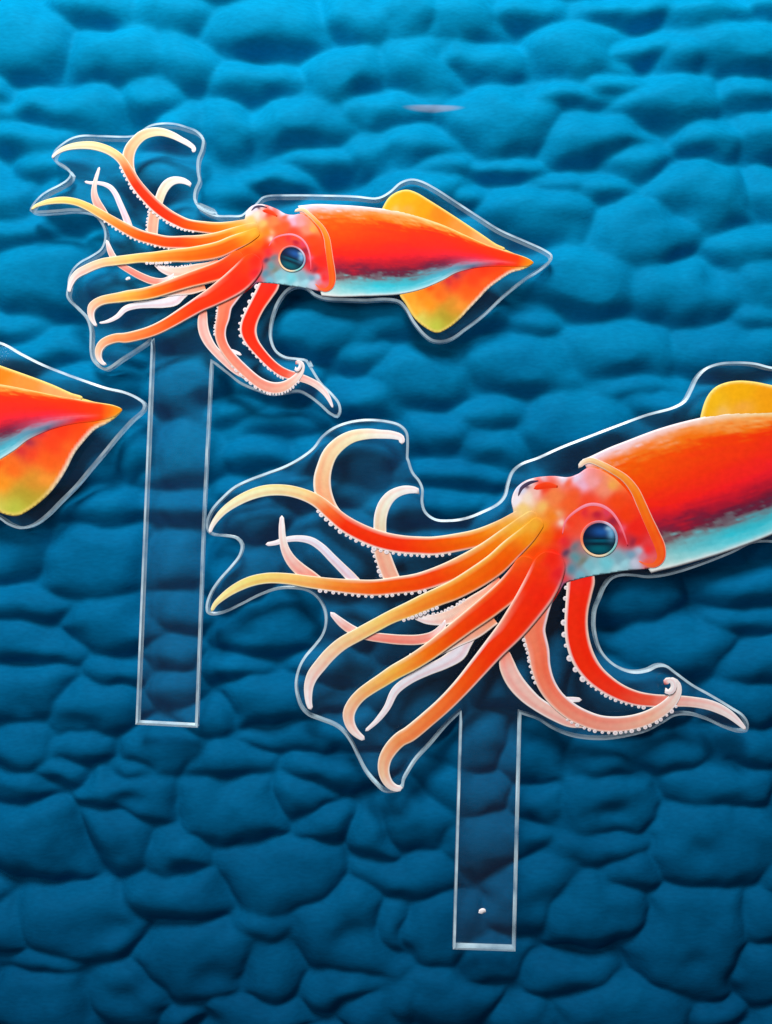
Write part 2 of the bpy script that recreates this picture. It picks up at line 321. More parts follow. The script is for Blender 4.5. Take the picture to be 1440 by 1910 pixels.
def region(name, outline, fill, layer, T, parent, edge=None, step=3.0, ostep=3.0):
    """A printed area: closed outline, fill(x, y) -> linear colour, edge = (colour fn or rgb, width)."""
    B = resample(outline, ostep, True)[:, :2]; n = len(B)
    x0, y0 = B.min(0); x1, y1 = B.max(0)
    gx, gy = np.meshgrid(np.arange(x0, x1, step), np.arange(y0, y1, step * 0.87)); gx = gx + (np.arange(gx.shape[0]) % 2)[:, None] * step / 2
    Q = np.c_[gx.ravel(), gy.ravel()]
    a = B; b = np.roll(B, -1, 0); ins = np.zeros(len(Q), bool)
    for p, q in zip(a, b):
        c = (p[1] > Q[:, 1]) != (q[1] > Q[:, 1]); ins ^= c & (Q[:, 0] < (q[0] - p[0]) * (Q[:, 1] - p[1]) / (q[1] - p[1] + 1e-12) + p[0])
    def dist(Z):
        out = np.full(len(Z), 1e9); arg = np.zeros(len(Z), int)
        for i, (p, q) in enumerate(zip(a, b)):
            v = q - p; t = np.clip(((Z - p) @ v) / (v @ v + 1e-9), 0, 1); d = np.linalg.norm(Z - (p + t[:, None] * v), axis=1)
            m = d < out; out = np.where(m, d, out); arg = np.where(m, i, arg)
        return out
    d = dist(Q); Q = Q[ins & (d > step * 0.45)]
    allp = np.r_[B, Q]
    V, E_, F, ov, _, _ = delaunay_2d_cdt([Vector(p) for p in allp], [(i, (i + 1) % n) for i in range(n)], [tuple(range(n))], 1, 1e-6)
    V = np.array([tuple(v) for v in V]); dv = dist(V)
    col = fill(V[:, 0], V[:, 1])
    if edge is not None:
        ec, ew = edge; t = np.clip(1 - dv / ew, 0, 1) ** 0.8; ecol = ec(V[:, 0], V[:, 1]) if callable(ec) else np.tile(lin(ec), (len(V), 1)); col = mixc(col, ecol, t)
    P = T(V) if T else V
    vs = [((p[0] - 720) / U, (955 - p[1]) / U, z_of(layer) + 0.00004 * min(1, e / 6)) for p, e in zip(P, dv)]
    fs = [tuple(f) for f in F]; from_b = len(vs)
    ring = list(range(n)); vs += [(vs[r][0], vs[r][1], 0.000005) for r in ring]
    fs += [(r, (r + 1) % n, from_b + (r + 1) % n, from_b + r) for r in ring]
    me = bpy.data.meshes.new(name); me.from_pydata(vs, [], fs); me.polygons.foreach_set('use_smooth', [True] * len(fs)); setcol(me, np.r_[col, col[:n]])
    bm = bmesh.new(); bm.from_mesh(me); bmesh.ops.recalc_face_normals(bm, faces=bm.faces); bm.to_mesh(me); bm.free()
    return link(name, me, parent, [INK])
def blobs(ctrl, p=2.0):
    """Colour field through control points (x, y, rgb, weight radius)."""
    A = np.array([(c[0], c[1]) for c in ctrl], float); K = lin(np.array([c[2] for c in ctrl])); R = np.array([c[3] if len(c) > 3 else 12 for c in ctrl], float)
    def f(x, y):
        wx = x + 2.0 * np.sin(y / 5.1 + x / 13) ; wy = y + 1.5 * np.sin(x / 6.3 + y / 9)
        d2 = (wx[:, None] - A[None, :, 0]) ** 2 + (wy[:, None] - A[None, :, 1]) ** 2
        w_ = (R[None] ** 2 / (d2 + (R[None] * 0.75) ** 2)) ** p
        return (w_ @ K) / w_.sum(1, keepdims=True)
    return f

# landmarks shared by the tracings (middle squid, upper squid)
LS = [(751,827,361,284),(392.5,992,99,294),(526,961,186,312),(495,1016,157.5,339),(783,921,356,349),(394,1140,59,391),(580,1322,130,545),
 (679,1378,180,608),(747,1472,196,681),(1250,1278,557,682),(1388,1357.5,620,758),(1116,1004,544,481),(1202,1072,590,550),(1077.5,871,549,394),
 (591,924,230,292.5),(574,1074,187,390),(710.6,982,300,370),(924,1242,365.6,591),(1075,1168,470,590),(1116,1348,482,713),(669,1183,215,487),
 (1082,1305.5,447.8,660),(957,950,457.5,406),(619,1144,200,450),(819,1050.5,345,437.5),(809,1017,350,420),(830,1311.7,287.5,616.7),(683,1362.5,186.5,603)]
LS = np.array(LS)
T_LS = TPS(LS[:, :2], LS[:, 2:], 4.0)
M = np.array([[0.6147, -0.2396, 93.83], [0.2421, 0.6138, -405.15]])
Mi = np.linalg.inv(M[:, :2])
def aff_SL(p): return (np.asarray(p, float) - M[:, 2]) @ Mi.T
sl = [(549,394,1077.5,871),(562.5,381,1095.5,851.7),(713,392,1307,784),(735,361,1333,720),(759,354,1375,712),(607.5,557.5,1226,1072),(680,552,1331,1036),(747,552,1455,995),(590,550,1202,1072),(618,470,1195,945)]
for p in ((994,490),(815,621),(925,456),(880,575)):
    q = aff_SL(p); sl.append((*p, *q))
sl = np.array(sl); T_SL = TPS(sl[:, :2], sl[:, 2:], 4.0)
ll = [(994,490,227,764),(954.5,508.5,177,802),(925,456,132,733),(875,577,111,900),(815,621,30,962),(838,398,20,690),(828,419,2,715)]
ang = math.radians(-11.5); sc_ = 1.30
for p in ((549,394),(590,550),(99,294),(196,681),(620,758),(361,284),(59,391),(713,392)):
    dx, dy = p[0] - 994, p[1] - 490; q = (227 + sc_ * (dx * math.cos(ang) - dy * math.sin(ang)), 764 + sc_ * (dx * math.sin(ang) + dy * math.cos(ang)))
    ll.append((*p, *q))
ll = np.array(ll); T_SLeft = TPS(ll[:, :2], ll[:, 2:], 10.0)

WH=(244,240,246); CR=(238,232,178); YE=(246,206,96); YO=(255,176,40); OR=(255,138,18); RO=(255,92,6); RD=(255,50,8); DR=(236,34,22)
PK=(240,186,176); PP=(248,208,192); SA=(246,134,104); PE=(244,188,140); LV=(226,222,240)
ARMS = []
def arm(name, pts, cols, layer, suck=()): ARMS.append((name, pts, cols, layer, suck))
# pale curling tentacles behind
arm('tentacle', ZA((525,725,17),(525,800,22),(530,880,26),(550,960,32),(590,1030,40),(650,1090,46),(720,1140,46),(780,1180,40)), [(0,WH,WH,WH),(.3,WH,(238,222,214),WH),(.6,PP,PK,PP),(1,PP,SA,PP)], 1)
arm('tentacle', ZA((415,920,17),(480,910,18),(550,888,20),(640,880,23),(720,895,27),(790,940,29),(860,1010,31),(920,1070,33),(980,1130,36),(1030,1180,34)), [(0,WH,WH,WH),(.6,WH,LV,WH),(1,PP,(232,205,215),WH)], 0)
arm('arm', ZA((1332,248,24),(1325,205,28),(1270,186,30),(1190,180,32),(1100,178,38),(1000,195,44),(920,238,50),(850,310,54),(812,400,56),(795,490,62),(805,580,62),(850,680,54),(930,760,40)),
    [(0,WH,WH,WH),(.18,WH,(244,240,226),WH),(.32,CR,(243,234,196),(250,246,222)),(.5,(250,232,180),(243,214,168),(250,246,226)),(.7,(250,222,204),PE,(250,236,220)),(1,PP,(246,150,110),PP)], 0)
arm('arm', ZA((1447,582,24),(1430,560,27),(1380,552,30),(1320,562,34),(1260,594,40),(1215,650,45),(1188,730,46),(1183,830,46),(1190,940,54),(1215,1030,58),(1250,1120,58),(1290,1190,50)),
    [(0,WH,WH,WH),(.3,WH,(240,236,218),WH),(.5,(246,240,214),(234,218,186),WH),(.7,PP,(238,180,150),PP),(1,PP,(238,170,145),PP)], 1, [(1,.62,.92,9,4)])
arm('tentacle', ZD((850,150,18),(880,180,25),(930,225,31),(1000,272,34))+ZE((10,596,31),(120,612,34),(250,624,36),(370,622,36),(460,596,32),(520,540,24),(540,490,16)), [(0,WH,WH,WH),(.15,WH,PK,PP),(.5,PP,(242,140,124),PP),(.8,PP,(240,150,135),PP),(1,WH,WH,WH)], 0)
arm('tentacle', ZE((5,1238,14),(80,1170,19),(150,1080,24),(205,970,30),(300,892,33),(420,830,38),(540,776,46),(630,715,56),(672,650,50),(715,585,46),(790,510,40)), [(0,WH,WH,WH),(.5,WH,(226,222,232),WH),(.8,(244,216,206),(232,222,232),WH),(1,PP,(240,200,190),PP)], 0)
arm('arm', ZE((330,470,20),(430,490,34),(540,480,48),(640,440,56),(740,380,60),(840,320,60),(930,240,54)), [(0,WH,WH,WH),(.3,PP,(244,206,190),WH),(.7,PP,(246,178,150),PP),(1,SA,SA,SA)], 0, [(-1,.1,.6,9,3.5)])
arm('arm', ZE((250,775,20),(380,730,40),(500,680,50),(620,620,55),(740,560,60),(860,470,60)), [(0,PP,PP,PP),(.5,PP,(248,200,178),WH),(1,SA,(250,160,120),PP)], 1, [(-1,.1,.7,10,2.6)])
# long front arms
E1=(250,226,216)
arm('arm', ZA((40,845,14),(60,790,20),(130,700,28),(260,612,35),(400,562,40),(540,556,40),(660,582,42),(760,628,46),(850,702,54),(950,782,60),(1080,852,64),(1200,895,66),(1330,920,66),(1440,928,66))+ZB((250,930,68),(400,908,66),(550,872,62),(700,805,54),(820,730,42),(910,680,30)),
    [(0,WH,WH,WH),(.06,CR,(243,240,200),WH),(.2,(240,226,130),CR,(250,246,214)),(.31,(240,214,130),(243,212,150),E1),(.39,(255,190,150),(252,110,50),E1),(.45,(255,170,150),RD,E1),(.62,(255,196,170),RD,E1),(.72,(250,226,186),(255,84,4),E1),(.82,(246,222,140),(255,112,6),(255,120,60)),(.93,(244,232,150),(252,160,26),(255,120,20)),(1,(246,236,200),(246,214,120),YO)], 2.5, [(1,.37,.75,11,4.5)])
arm('arm', ZA((52,1372,14),(75,1325,20),(120,1280,26),(200,1222,33),(310,1170,37),(430,1146,38),(560,1150,40),(700,1170,44),(850,1190,48),(1000,1204,54),(1150,1210,58),(1300,1194,62),(1440,1174,66))+ZB((300,1124,70),(450,1060,76),(600,978,78),(750,872,76),(870,772,60),(940,710,42)),
    [(0,CR,(243,236,170),CR),(.15,(240,226,120),(238,216,120),(250,240,190)),(.3,(250,210,130),(246,184,100),(250,220,170)),(.38,(255,190,130),(255,140,50),E1),(.5,(255,210,180),(255,92,8),(255,180,150)),(.66,(255,206,176),(255,66,8),(255,160,140)),(.78,(255,208,130),(255,104,8),(255,140,90)),(.88,(255,206,90),(254,126,12),(255,90,10)),(1,(246,230,160),(250,190,60),YO)], 3, [(1,.34,.64,12,4)])
arm('arm', ZD((722,806,20),(708,760,27),(703,700,33),(708,640,38),(732,575,43),(782,508,46),(850,430,47),(930,362,47),(1040,300,47),(1150,240,47),(1260,182,48))+ZE((300,420,56),(400,375,62),(500,332,66),(600,290,72),(750,205,80),(880,115,82),(980,20,78))+ZB((880,850,64),(970,750,42)),
    [(0,WH,WH,WH),(.12,(240,226,210),(238,208,196),WH),(.25,(243,224,176),(240,202,150),(246,216,190)),(.38,(248,232,140),(246,200,110),(246,230,140)),(.5,(252,226,130),(252,150,50),(250,200,110)),(.65,(255,206,96),(255,112,14),(255,150,90)),(.8,(255,200,80),(255,92,4),(255,110,30)),(.9,(255,206,80),(255,104,4),(255,70,4)),(1,(248,226,140),(252,170,40),OR)], 4, [(1,.46,.58,8,4)])
arm('arm', ZD((1082,1004,20),(1045,980,27),(1005,940,35),(980,890,40),(975,830,44),(1000,770,44),(1050,710,44),(1110,664,46),(1200,606,50))+ZE((200,842,54),(320,776,58),(430,705,62),(550,615,66),(700,500,74),(850,385,84),(980,270,90),(1070,150,84),(1100,60,70)),
    [(0,WH,WH,WH),(.1,(243,214,196),(240,196,170),WH),(.22,(244,214,150),(240,180,110),(250,226,180)),(.34,(250,226,150),(244,178,70),(246,216,110)),(.48,(255,206,160),(254,116,20),(250,190,110)),(.6,(255,190,150),(255,74,6),(255,170,120)),(.75,(255,120,50),RD,(255,130,60)),(.9,(255,90,10),RD,(255,60,20)),(1,(255,110,10),RO,RD)], 5)
arm('arm', ZD((1335,1326,20),(1300,1332,27),(1255,1310,34),(1222,1262,40),(1208,1200,43),(1220,1130,46),(1262,1060,50),(1320,1002,52))+ZE((300,1256,56),(420,1158,56),(540,1052,58),(650,938,62),(760,810,70),(870,680,80),(980,555,96),(1080,420,112),(1170,280,124),(1230,150,120),(1260,30,100)),
    [(0,WH,WH,WH),(.08,(246,220,200),(240,196,160),WH),(.2,(250,206,160),(240,150,90),(246,200,160)),(.33,(255,216,180),(250,128,60),(246,170,130)),(.48,(255,220,200),(255,88,20),(255,180,160)),(.6,(248,206,206),(255,56,8),(255,140,130)),(.72,(255,150,120),RD,(255,90,70)),(.85,(255,60,10),(252,40,14),(250,70,60)),(1,(255,60,10),(248,34,18),(200,30,40))], 6)
# drooping arms on the right
arm('arm', ZE((945,690,36),(950,760,54),(970,830,60),(1015,912,62),(1085,992,58),(1160,1055,50),(1270,1120,48),(1380,1172,42))+ZF((300,1140,34),(400,1158,26)), [(0,SA,SA,SA),(.15,(250,220,214),PK,PP),(.5,WH,(238,190,178),WH),(1,WH,PK,PP)], 1)
arm('tentacle', ZF((280,1000,14),(230,998,17),(170,1000,20),(110,1000,22)), [(0,WH,WH,WH),(1,WH,LV,WH)], 0)
arm('arm', ZF((790,925,13),(795,948,16),(822,946,18),(838,915,18),(826,884,18),(800,880,18),(782,905,18)), [(0,WH,WH,WH),(1,WH,(240,228,226),WH)], 6)
arm('arm', ZF((790,890,14),(830,878,22),(858,905,28),(858,950,34),(832,1000,38),(780,1050,42),(690,1104,46),(590,1136,48),(490,1148,50),(390,1142,52),(300,1114,54),(210,1068,56),(120,990,56),(60,900,60),(28,800,64),(14,700,70))+ZE((1138,560,80),(1160,460,76),(1200,370,62),(1255,290,40)),
    [(0,WH,WH,WH),(.1,WH,(240,216,206),WH),(.2,PP,(242,186,160),(250,226,220)),(.35,(244,200,190),(238,156,136),WH),(.55,(248,196,176),(240,136,110),(240,228,240)),(.7,(250,180,160),(248,118,84),(232,214,228)),(.86,(248,130,100),(250,128,96),(228,206,222)),(1,(250,90,60),(236,150,140),(214,206,226))], 2.2,
    [(-1,.12,.52,10.5,4.3),(-1,.66,.86,9,4)])
arm('arm', ZF((1280,1182,12),(1250,1150,20),(1205,1108,27),(1150,1070,31),(1060,1032,34),(950,1012,34),(830,1006,38),(720,1004,42),(620,992,48),(520,958,54),(430,906,62),(350,838,70),(290,750,77),(256,650,78),(244,550,76),(248,450,76),(262,350,84),(275,268,90),(286,215,74)),
    [(0,WH,WH,WH),(.15,WH,(240,214,208),WH),(.28,PP,(240,176,164),PP),(.38,(244,200,200),(236,92,66),(250,190,180)),(.5,(246,206,206),(244,54,30),(250,200,190)),(.65,(250,214,210),(255,44,12),(255,190,180)),(.9,(250,214,210),(255,42,14),(255,150,130)),(1,(240,190,190),(240,40,30),(240,150,140))], 1,
    [(-1,.40,.62,9.5,4.0),(-1,.62,.95,20,5.6)])

HEAD = [(957,958),(954,934),(961,913),(976,899),(998,891),(1032,888),(1060,890),(1078,884),(1100,872),(1140,888),(1180,930),(1210,990),(1228,1040),(1215,1058),(1195,1062),(1170,1064),(1131,1070),(1100,1075),(1072,1082),(1054,1088),(1042,1106),(1026,1128),(1000,1140),(975,1120),(965,1080),(960,1030),(948,1005),(940,980)]
HEADC = [(962,935,(244,238,250),9),(972,912,(214,220,244),6),(984,907,(90,60,90),3),(990,898,WH,5),(1015,893,(230,190,200),5),(1016,908,(246,60,20),12),(1000,918,(240,190,180),8),(985,930,(246,226,206),8),(975,950,(250,206,120),10),
 (1050,893,(226,222,240),7),(1035,925,(255,130,70),12),(1010,948,(252,190,100),8),(995,980,(252,176,50),12),(965,990,(250,180,50),12),(1040,960,(252,170,120),6),(1050,974,(250,226,210),6),(1062,940,(255,96,40),14),(1030,962,(255,130,30),12),(1012,985,(255,150,26),12),(985,1010,(255,150,20),12),(1060,900,(250,100,60),8),(1075,892,(230,210,236),7),(1085,905,(236,180,206),7),(1105,900,(246,160,160),7),(1130,912,(252,140,110),10),(1142,905,(250,170,80),8),
 (1070,925,(255,90,40),12),(1095,935,(252,70,40),11),(1110,942,(252,76,50),8),(1085,950,(244,60,40),7),(1150,935,(255,70,20),14),(1165,960,(255,60,16),14),(1185,985,(240,36,24),14),
 (1040,1000,RD,14),(1020,1000,(255,90,8),12),(1000,1030,(255,70,6),14),(1030,1040,(252,36,16),16),(1000,1080,(255,56,8),18),(1040,1070,(226,30,40),10),(1012,1110,(252,44,14),16),
 (1060,975,(252,54,20),11),(1075,960,(250,64,34),9),(1090,955,(226,44,56),7),(1112,960,(190,30,56),6),(1130,957,(220,60,90),5),(1145,972,(150,30,60),8),(1160,985,(238,90,120),5),(1152,995,(180,30,50),8),(1165,1010,(214,40,50),8),(1180,1010,(150,36,60),8),(1192,1010,(226,36,34),8),(1205,1025,(240,40,40),8),
 (1052,1010,(226,40,50),9),(1056,1030,(70,60,90),7),(1070,1020,(110,120,130),7),(1072,1040,(90,150,160),8),(1066,1060,(80,140,160),8),(1085,1045,(120,130,120),7),(1100,1055,(120,190,204),8),(1130,1052,(110,200,214),9),(1155,1040,(120,170,186),8),(1165,1050,(150,210,224),8),(1175,1035,(110,160,186),7),(1190,1028,(170,190,214),6),(1200,1035,(206,130,150),6),(1185,1050,(190,200,220),6),(1150,1062,(170,220,230),6),(1110,1068,(150,216,228),7),(1080,1074,(110,180,200),7),(1048,1090,(150,100,140),5),(1208,1050,(240,90,70),6)]
HF = blobs(HEADC, 1.9)
COLLAR = ZC((140,768,16),(165,735,24),(215,716,28),(290,742,30),(370,784,32),(450,836,36),(515,915,42),(560,1010,46),(602,1110,50),(648,1210,54),(684,1300,56),(690,1370,44),(650,1412,34),(590,1412,24),(545,1392,14))
MANT = [(556,384,600,552),(590,381,626,554),(620,382,646,554),(660,384,672,553),(700,388,704,552),(747,394,747,549),(786,404,786,540),(828,419,826,523),(865,436,852,509),(899,452,888,500),(933,465,925,497),(962,474,960,498),(988,484,986,496),(995,489,995,491)]
UF = [(713,394),(717,381),(727,367),(742,357.5),(759,354),(776,359),(800,373),(838,397),(870,418),(900,438),(925,455),(942,464),(930,472),(899,462),(865,448),(828,430),(786,414),(747,402)]
LF = [(746,548),(757,568),(770,590),(790,609),(815,621),(835,613),(857,596),(875,577),(895,556),(912,538),(932,523),(954,509),(972,504),(986,498),(995,490),(985,482),(960,473),(933,464),(900,474),(860,496),(820,520),(785,535)]
def tail_fill(x, y):
    f = blobs([(760,560,(255,160,40),12),(775,580,(246,176,50),12),(785,598,(214,214,100),14),(815,610,(186,200,70),24),(828,592,(170,146,36),20),(840,575,(216,140,40),12),(800,570,(255,140,16),14),(785,550,(255,130,20),10),
     (820,550,(255,96,20),12),(860,570,(246,150,50),10),(870,545,(250,90,20),14),(850,530,(244,60,30),12),(880,520,(250,60,20),14),(835,525,(206,34,50),9),(850,512,(140,30,70),7),(870,500,(190,34,60),8),(900,500,(255,50,16),14),(930,490,(255,56,10),14),(905,530,(255,96,30),8),
     (940,478,(255,66,8),12),(960,486,(255,110,10),12),(978,490,(255,160,30),10),(800,535,(255,70,10),8)], 1.5)
    return f(x, y)
def tail_edge(x, y):
    c = np.tile(lin((244,214,110)), (len(x), 1)); k = np.clip((x - 850) / 30, 0, 1) * np.clip((y - 498) / 8, 0, 1); return mixc(c, np.tile(lin((255,240,214)), (len(x), 1)), k)
def upfin_fill(x, y):
    f = blobs([(730,375,(255,186,24),14),(760,370,(255,176,14),18),(790,385,(255,162,16),14),(820,400,(250,136,24),12),(760,390,(250,170,60),8),(860,425,(250,150,60),10),(900,448,(252,170,100),8),(740,390,(250,190,90),6)])
    return f(x, y)
VK = [0, .022, .06, .12, .20, .40, .54, .63, .70, .76, .81, .845, .90, .96, 1.0]
MC = [ # u, colours across the mantle
 (0,   [(244,240,250),(240,222,240),(244,190,190),(255,126,50),(255,88,10),(255,66,6),(250,48,10),(214,36,34),(150,30,50),(124,60,74),(150,140,136),(170,196,194),(196,216,214),(220,232,230),(240,242,240)]),
 (.12, [(246,242,250),(246,216,224),(252,160,120),(255,120,30),(255,90,4),(255,62,6),(250,34,20),(200,26,44),(136,26,54),(110,44,66),(120,110,114),(120,176,182),(120,200,206),(160,220,222),(238,242,242)]),
 (.30, [(244,238,244),(248,206,190),(255,150,70),(255,120,20),(255,70,6),(255,48,16),(250,30,30),(190,22,44),(120,24,52),(96,34,60),(110,110,120),(70,176,190),(40,196,216),(100,212,226),(230,240,242)]),
 (.45, [(250,236,206),(250,220,170),(250,170,90),(255,120,20),(255,56,6),(252,40,24),(236,28,40),(170,22,46),(110,24,50),(90,40,66),(100,120,130),(66,170,186),(60,190,210),(120,214,226),(226,240,244)]),
 (.60, [(252,236,190),(252,220,140),(252,160,60),(255,80,10),(255,46,14),(250,40,30),(240,34,50),(170,26,56),(110,34,66),(110,90,110),(110,150,170),(80,160,186),(80,180,204),(150,214,230),(220,236,240)]),
 (.74, [(255,236,170),(255,214,120),(255,130,40),(255,60,8),(255,50,12),(255,40,24),(244,36,50),(226,50,80),(214,80,110),(196,110,140),(150,130,160),(110,120,150),(90,110,140),(110,70,100),(180,40,60)]),
 (.85, [(255,232,180),(255,190,130),(255,100,40),(255,54,8),(255,50,10),(255,48,14),(255,44,24),(250,60,60),(244,90,100),(238,80,90),(226,40,60),(220,34,50),(230,40,40),(244,50,20),(250,60,16)]),
 (.93, [(255,220,170),(255,150,70),(255,76,10),(255,60,8),(255,58,8),(255,56,8),(255,60,8),(255,62,8),(255,66,8),(255,66,8),(255,60,8),(255,60,8),(255,64,8),(255,70,10),(255,90,20)]),
 (1,   [(255,230,150),(255,200,80),(255,170,40),(255,160,26),(255,156,24),(255,150,20),(255,150,20),(255,150,20),(255,156,24),(255,160,26),(255,160,30),(255,170,40),(255,180,60),(255,200,90),(255,226,140)])]
def mantle(T, parent, layer=3):
    A = resample([(a[0], a[1], a[2], a[3]) for a in MANT], 3.0); n = len(A); m = 61
    u = np.r_[0, np.cumsum(np.hypot(*np.diff((A[:, :2] + A[:, 2:]) / 2, axis=0).T))]; u /= u[-1]
    V = np.linspace(0, 1, m)
    tab = lin(np.array([c[1] for c in MC])); uk = np.array([c[0] for c in MC])
    G = A[:, None, :2] * (1 - V[None, :, None]) + A[:, None, 2:] * V[None, :, None]
    r = np.random.default_rng(5)
    def nz(su, sv):
        g = r.standard_normal((int(n / su) + 3, int(m / sv) + 3)); iu = np.arange(n) / su; iv = np.arange(m) / sv
        a0 = iu.astype(int); b0 = iv.astype(int); ta = (iu - a0)[:, None]; tb = (iv - b0)[None]; ta = ta * ta * (3 - 2 * ta); tb = tb * tb * (3 - 2 * tb)
        return g[a0][:, b0] * (1 - ta) * (1 - tb) + g[a0 + 1][:, b0] * ta * (1 - tb) + g[a0][:, b0 + 1] * (1 - ta) * tb + g[a0 + 1][:, b0 + 1] * ta * tb
    NN = nz(9, 3) * 0.018 + nz(5, 1.0) * 0.016 + nz(1.6, 1.0) * 0.010
    damp = np.clip(np.minimum(V, 1 - V) * 12, 0, 1)[None] * (0.5 + 0.9 * np.exp(-((V - .74) / .06) ** 2) + 0.8 * np.exp(-((V - .18) / .1) ** 2))[None]
    VV = np.clip(V[None] + NN * damp, 0, 1); col = np.zeros((n, m, 3)); iu = np.clip(np.searchsorted(uk, u) - 1, 0, len(uk) - 2); tu = (u - uk[iu]) / (uk[iu + 1] - uk[iu])
    for i in range(n):
        row = tab[iu[i]] * (1 - tu[i]) + tab[iu[i] + 1] * tu[i]
        for j in range(3): col[i, :, j] = np.interp(VV[i], VK, row[:, j])
    P = T(G.reshape(-1, 2)) if T else G.reshape(-1, 2)
    X = (P[:, 0] - 720) / U; Y = (955 - P[:, 1]) / U; Z = np.tile(z_of(layer) + 0.00004 * np.minimum(1, 8 * np.minimum(V, 1 - V)), n)
    vs = np.c_[X, Y, Z].tolist(); fs = [(i * m + j, i * m + j + 1, (i + 1) * m + j + 1, (i + 1) * m + j) for i in range(n - 1) for j in range(m - 1)]
    b = len(vs); ring = [i * m for i in range(n)] + [(n - 1) * m + j for j in range(1, m)] + [i * m + m - 1 for i in range(n - 2, -1, -1)] + [j for j in range(m - 2, 0, -1)]
    vs += [(vs[q][0], vs[q][1], 0.000005) for q in ring]; k = len(ring); fs += [(ring[i], ring[(i + 1) % k], b + (i + 1) % k, b + i) for i in range(k)]
    me = bpy.data.meshes.new('mantle'); me.from_pydata(vs, [], fs); me.polygons.foreach_set('use_smooth', [True] * len(fs)); c2 = col.reshape(-1, 3); setcol(me, np.r_[c2, c2[ring]])
    return link('mantle', me, parent, [INK])
def disc(name, cx, cy, r, fill, layer, T, parent, rings=9, K=40, r0=0.0):
    vs = []; fs = []; Q = []
    rr = [r0 + (r - r0) * i / rings for i in range(rings + 1)]
    for q in rr:
        for k in range(K): Q.append((cx + q * math.cos(2 * math.pi * k / K), cy + q * 0.98 * math.sin(2 * math.pi * k / K)))
    Q = np.array(Q); col = fill(Q[:, 0], Q[:, 1]); P = T(Q) if T else Q
    for i, p in enumerate(P):
        t = (i // K) / rings; z = z_of(layer) + (0.00003 * math.sin(math.pi * min(1, t + 0.0)) if r0 else 0.00004 * (1 - t * t))
        vs.append(((p[0] - 720) / U, (955 - p[1]) / U, z))
    for i in range(rings):
        for k in range(K):
            a = i * K + k; b_ = i * K + (k + 1) % K; fs.append((a, a + K, b_ + K, b_))
    n = len(vs); vs += [(vs[rings * K + k][0], vs[rings * K + k][1], 0.000005) for k in range(K)]; fs += [(rings * K + k, n + k, n + (k + 1) % K, rings * K + (k + 1) % K) for k in range(K)]
    me = bpy.data.meshes.new(name); me.from_pydata(vs, [], fs); me.polygons.foreach_set('use_smooth', [True] * len(fs)); setcol(me, np.r_[col, col[-K:]])
    return link(name, me, parent, [INK])
EX, EY = 1117, 1005
def pupil_fill(x, y):
    dx = (x - EX) / 31; dy = (y - EY) / 31; n = len(x); c = np.tile(lin((8,16,44)), (n, 1))
    def b(c, col, cx, cy, rx, ry, k=1): return mixc(c, np.tile(lin(col), (n, 1)), k * np.clip(np.exp(-(((dx - cx) / rx) ** 2 + ((dy - cy) / ry) ** 2)), 0, 1))
    c = b(c, (26,84,156), .15, -.45, .6, .3); c = b(c, (0,84,110), .1, .1, .8, .14); c = b(c, (0,96,112), 0, .6, .7, .3)
    c = b(c, (110,180,226), .72, -.35, .2, .35, .9); c = b(c, (150,200,230), .55, -.62, .16, .12, .9); c = b(c, (6,16,36), 0, -.02, .9, .05, .9); c = b(c, (6,20,40), 0, .30, .9, .08, .9)
    return c
def ring_fill(x, y):
    f = blobs([(EX-34,EY,(246,130,90),12),(EX-20,EY-28,(220,110,110),12),(EX,EY-35,(190,130,150),12),(EX+22,EY-28,(206,200,226),10),(EX+34,EY-6,(150,160,190),12),(EX+30,EY+20,(120,200,200),12),(EX,EY+35,(236,216,180),14),(EX-24,EY+26,(250,206,160),12)])
    return f(x, y)

# ---------------------------------------------------------------- the toppers
def plate_mesh(outline, joint, ch, t, parent):
    """outline: closed loop (head part first, then the stick); joint = index where the stick starts."""
    P = np.array(outline); n = len(P)
    area2 = (P[:, 0] * np.roll(P[:, 1], -1) - np.roll(P[:, 0], -1) * P[:, 1]).sum(); sg = 1 if area2 > 0 else -1
    e = np.roll(P, -1, 0) - P; e /= np.linalg.norm(e, axis=1, keepdims=True) + 1e-9; nr = np.c_[-e[:, 1], e[:, 0]] * sg
    m = nr + np.roll(nr, 1, 0); l = np.linalg.norm(m, axis=1, keepdims=True); m = m / np.maximum(l, 0.3); k = 1 / np.clip((m * nr).sum(1), 0.62, 1)
    I = P + m * k[:, None] * ch
    def make(name, idx):
        rings = [(I, 0.0), (P, -ch * 0.55 / U), (P, -t + ch * 0.55 / U), (I, -t)]; q = len(idx); vs = []; fs = []; mi = []
        for A, z in rings:
            for i in idx: vs.append(((A[i][0] - 720) / U, (955 - A[i][1]) / U, z))
        for r in range(3):
            for i in range(q - 1): fs.append((r * q + i, r * q + i + 1, (r + 1) * q + i + 1, (r + 1) * q + i)); mi.append(1)
        cap = [Vector(I[i]) for i in idx]; _, _, F, ov, _, _ = delaunay_2d_cdt(cap, [(i, (i + 1) % q) for i in range(q)], [tuple(range(q))], 1, 1e-6)
        for f in F:
            f = [ov[v][0] if ov[v] else None for v in f]
            if None in f: continue
            fs.append(tuple(f)); mi.append(0); fs.append(tuple(3 * q + v for v in reversed(f))); mi.append(0)
        me = bpy.data.meshes.new(name); me.from_pydata(vs, [], fs); me.polygons.foreach_set('material_index', mi)
        bm = bmesh.new(); bm.from_mesh(me); bmesh.ops.recalc_face_normals(bm, faces=bm.faces); bm.to_mesh(me); bm.free()
        return link(name, me, parent, [ACR, EDG])
    make('clear_plate', list(range(0, joint + 1))); make('stick', list(range(joint, n)) + [0])
def line(a, b, step=14):
    a = np.array(a, float); b = np.array(b, float); k = int(np.linalg.norm(b - a) / step); i = np.arange(1, k) / k
    return (a + (b - a) * i[:, None]).tolist()
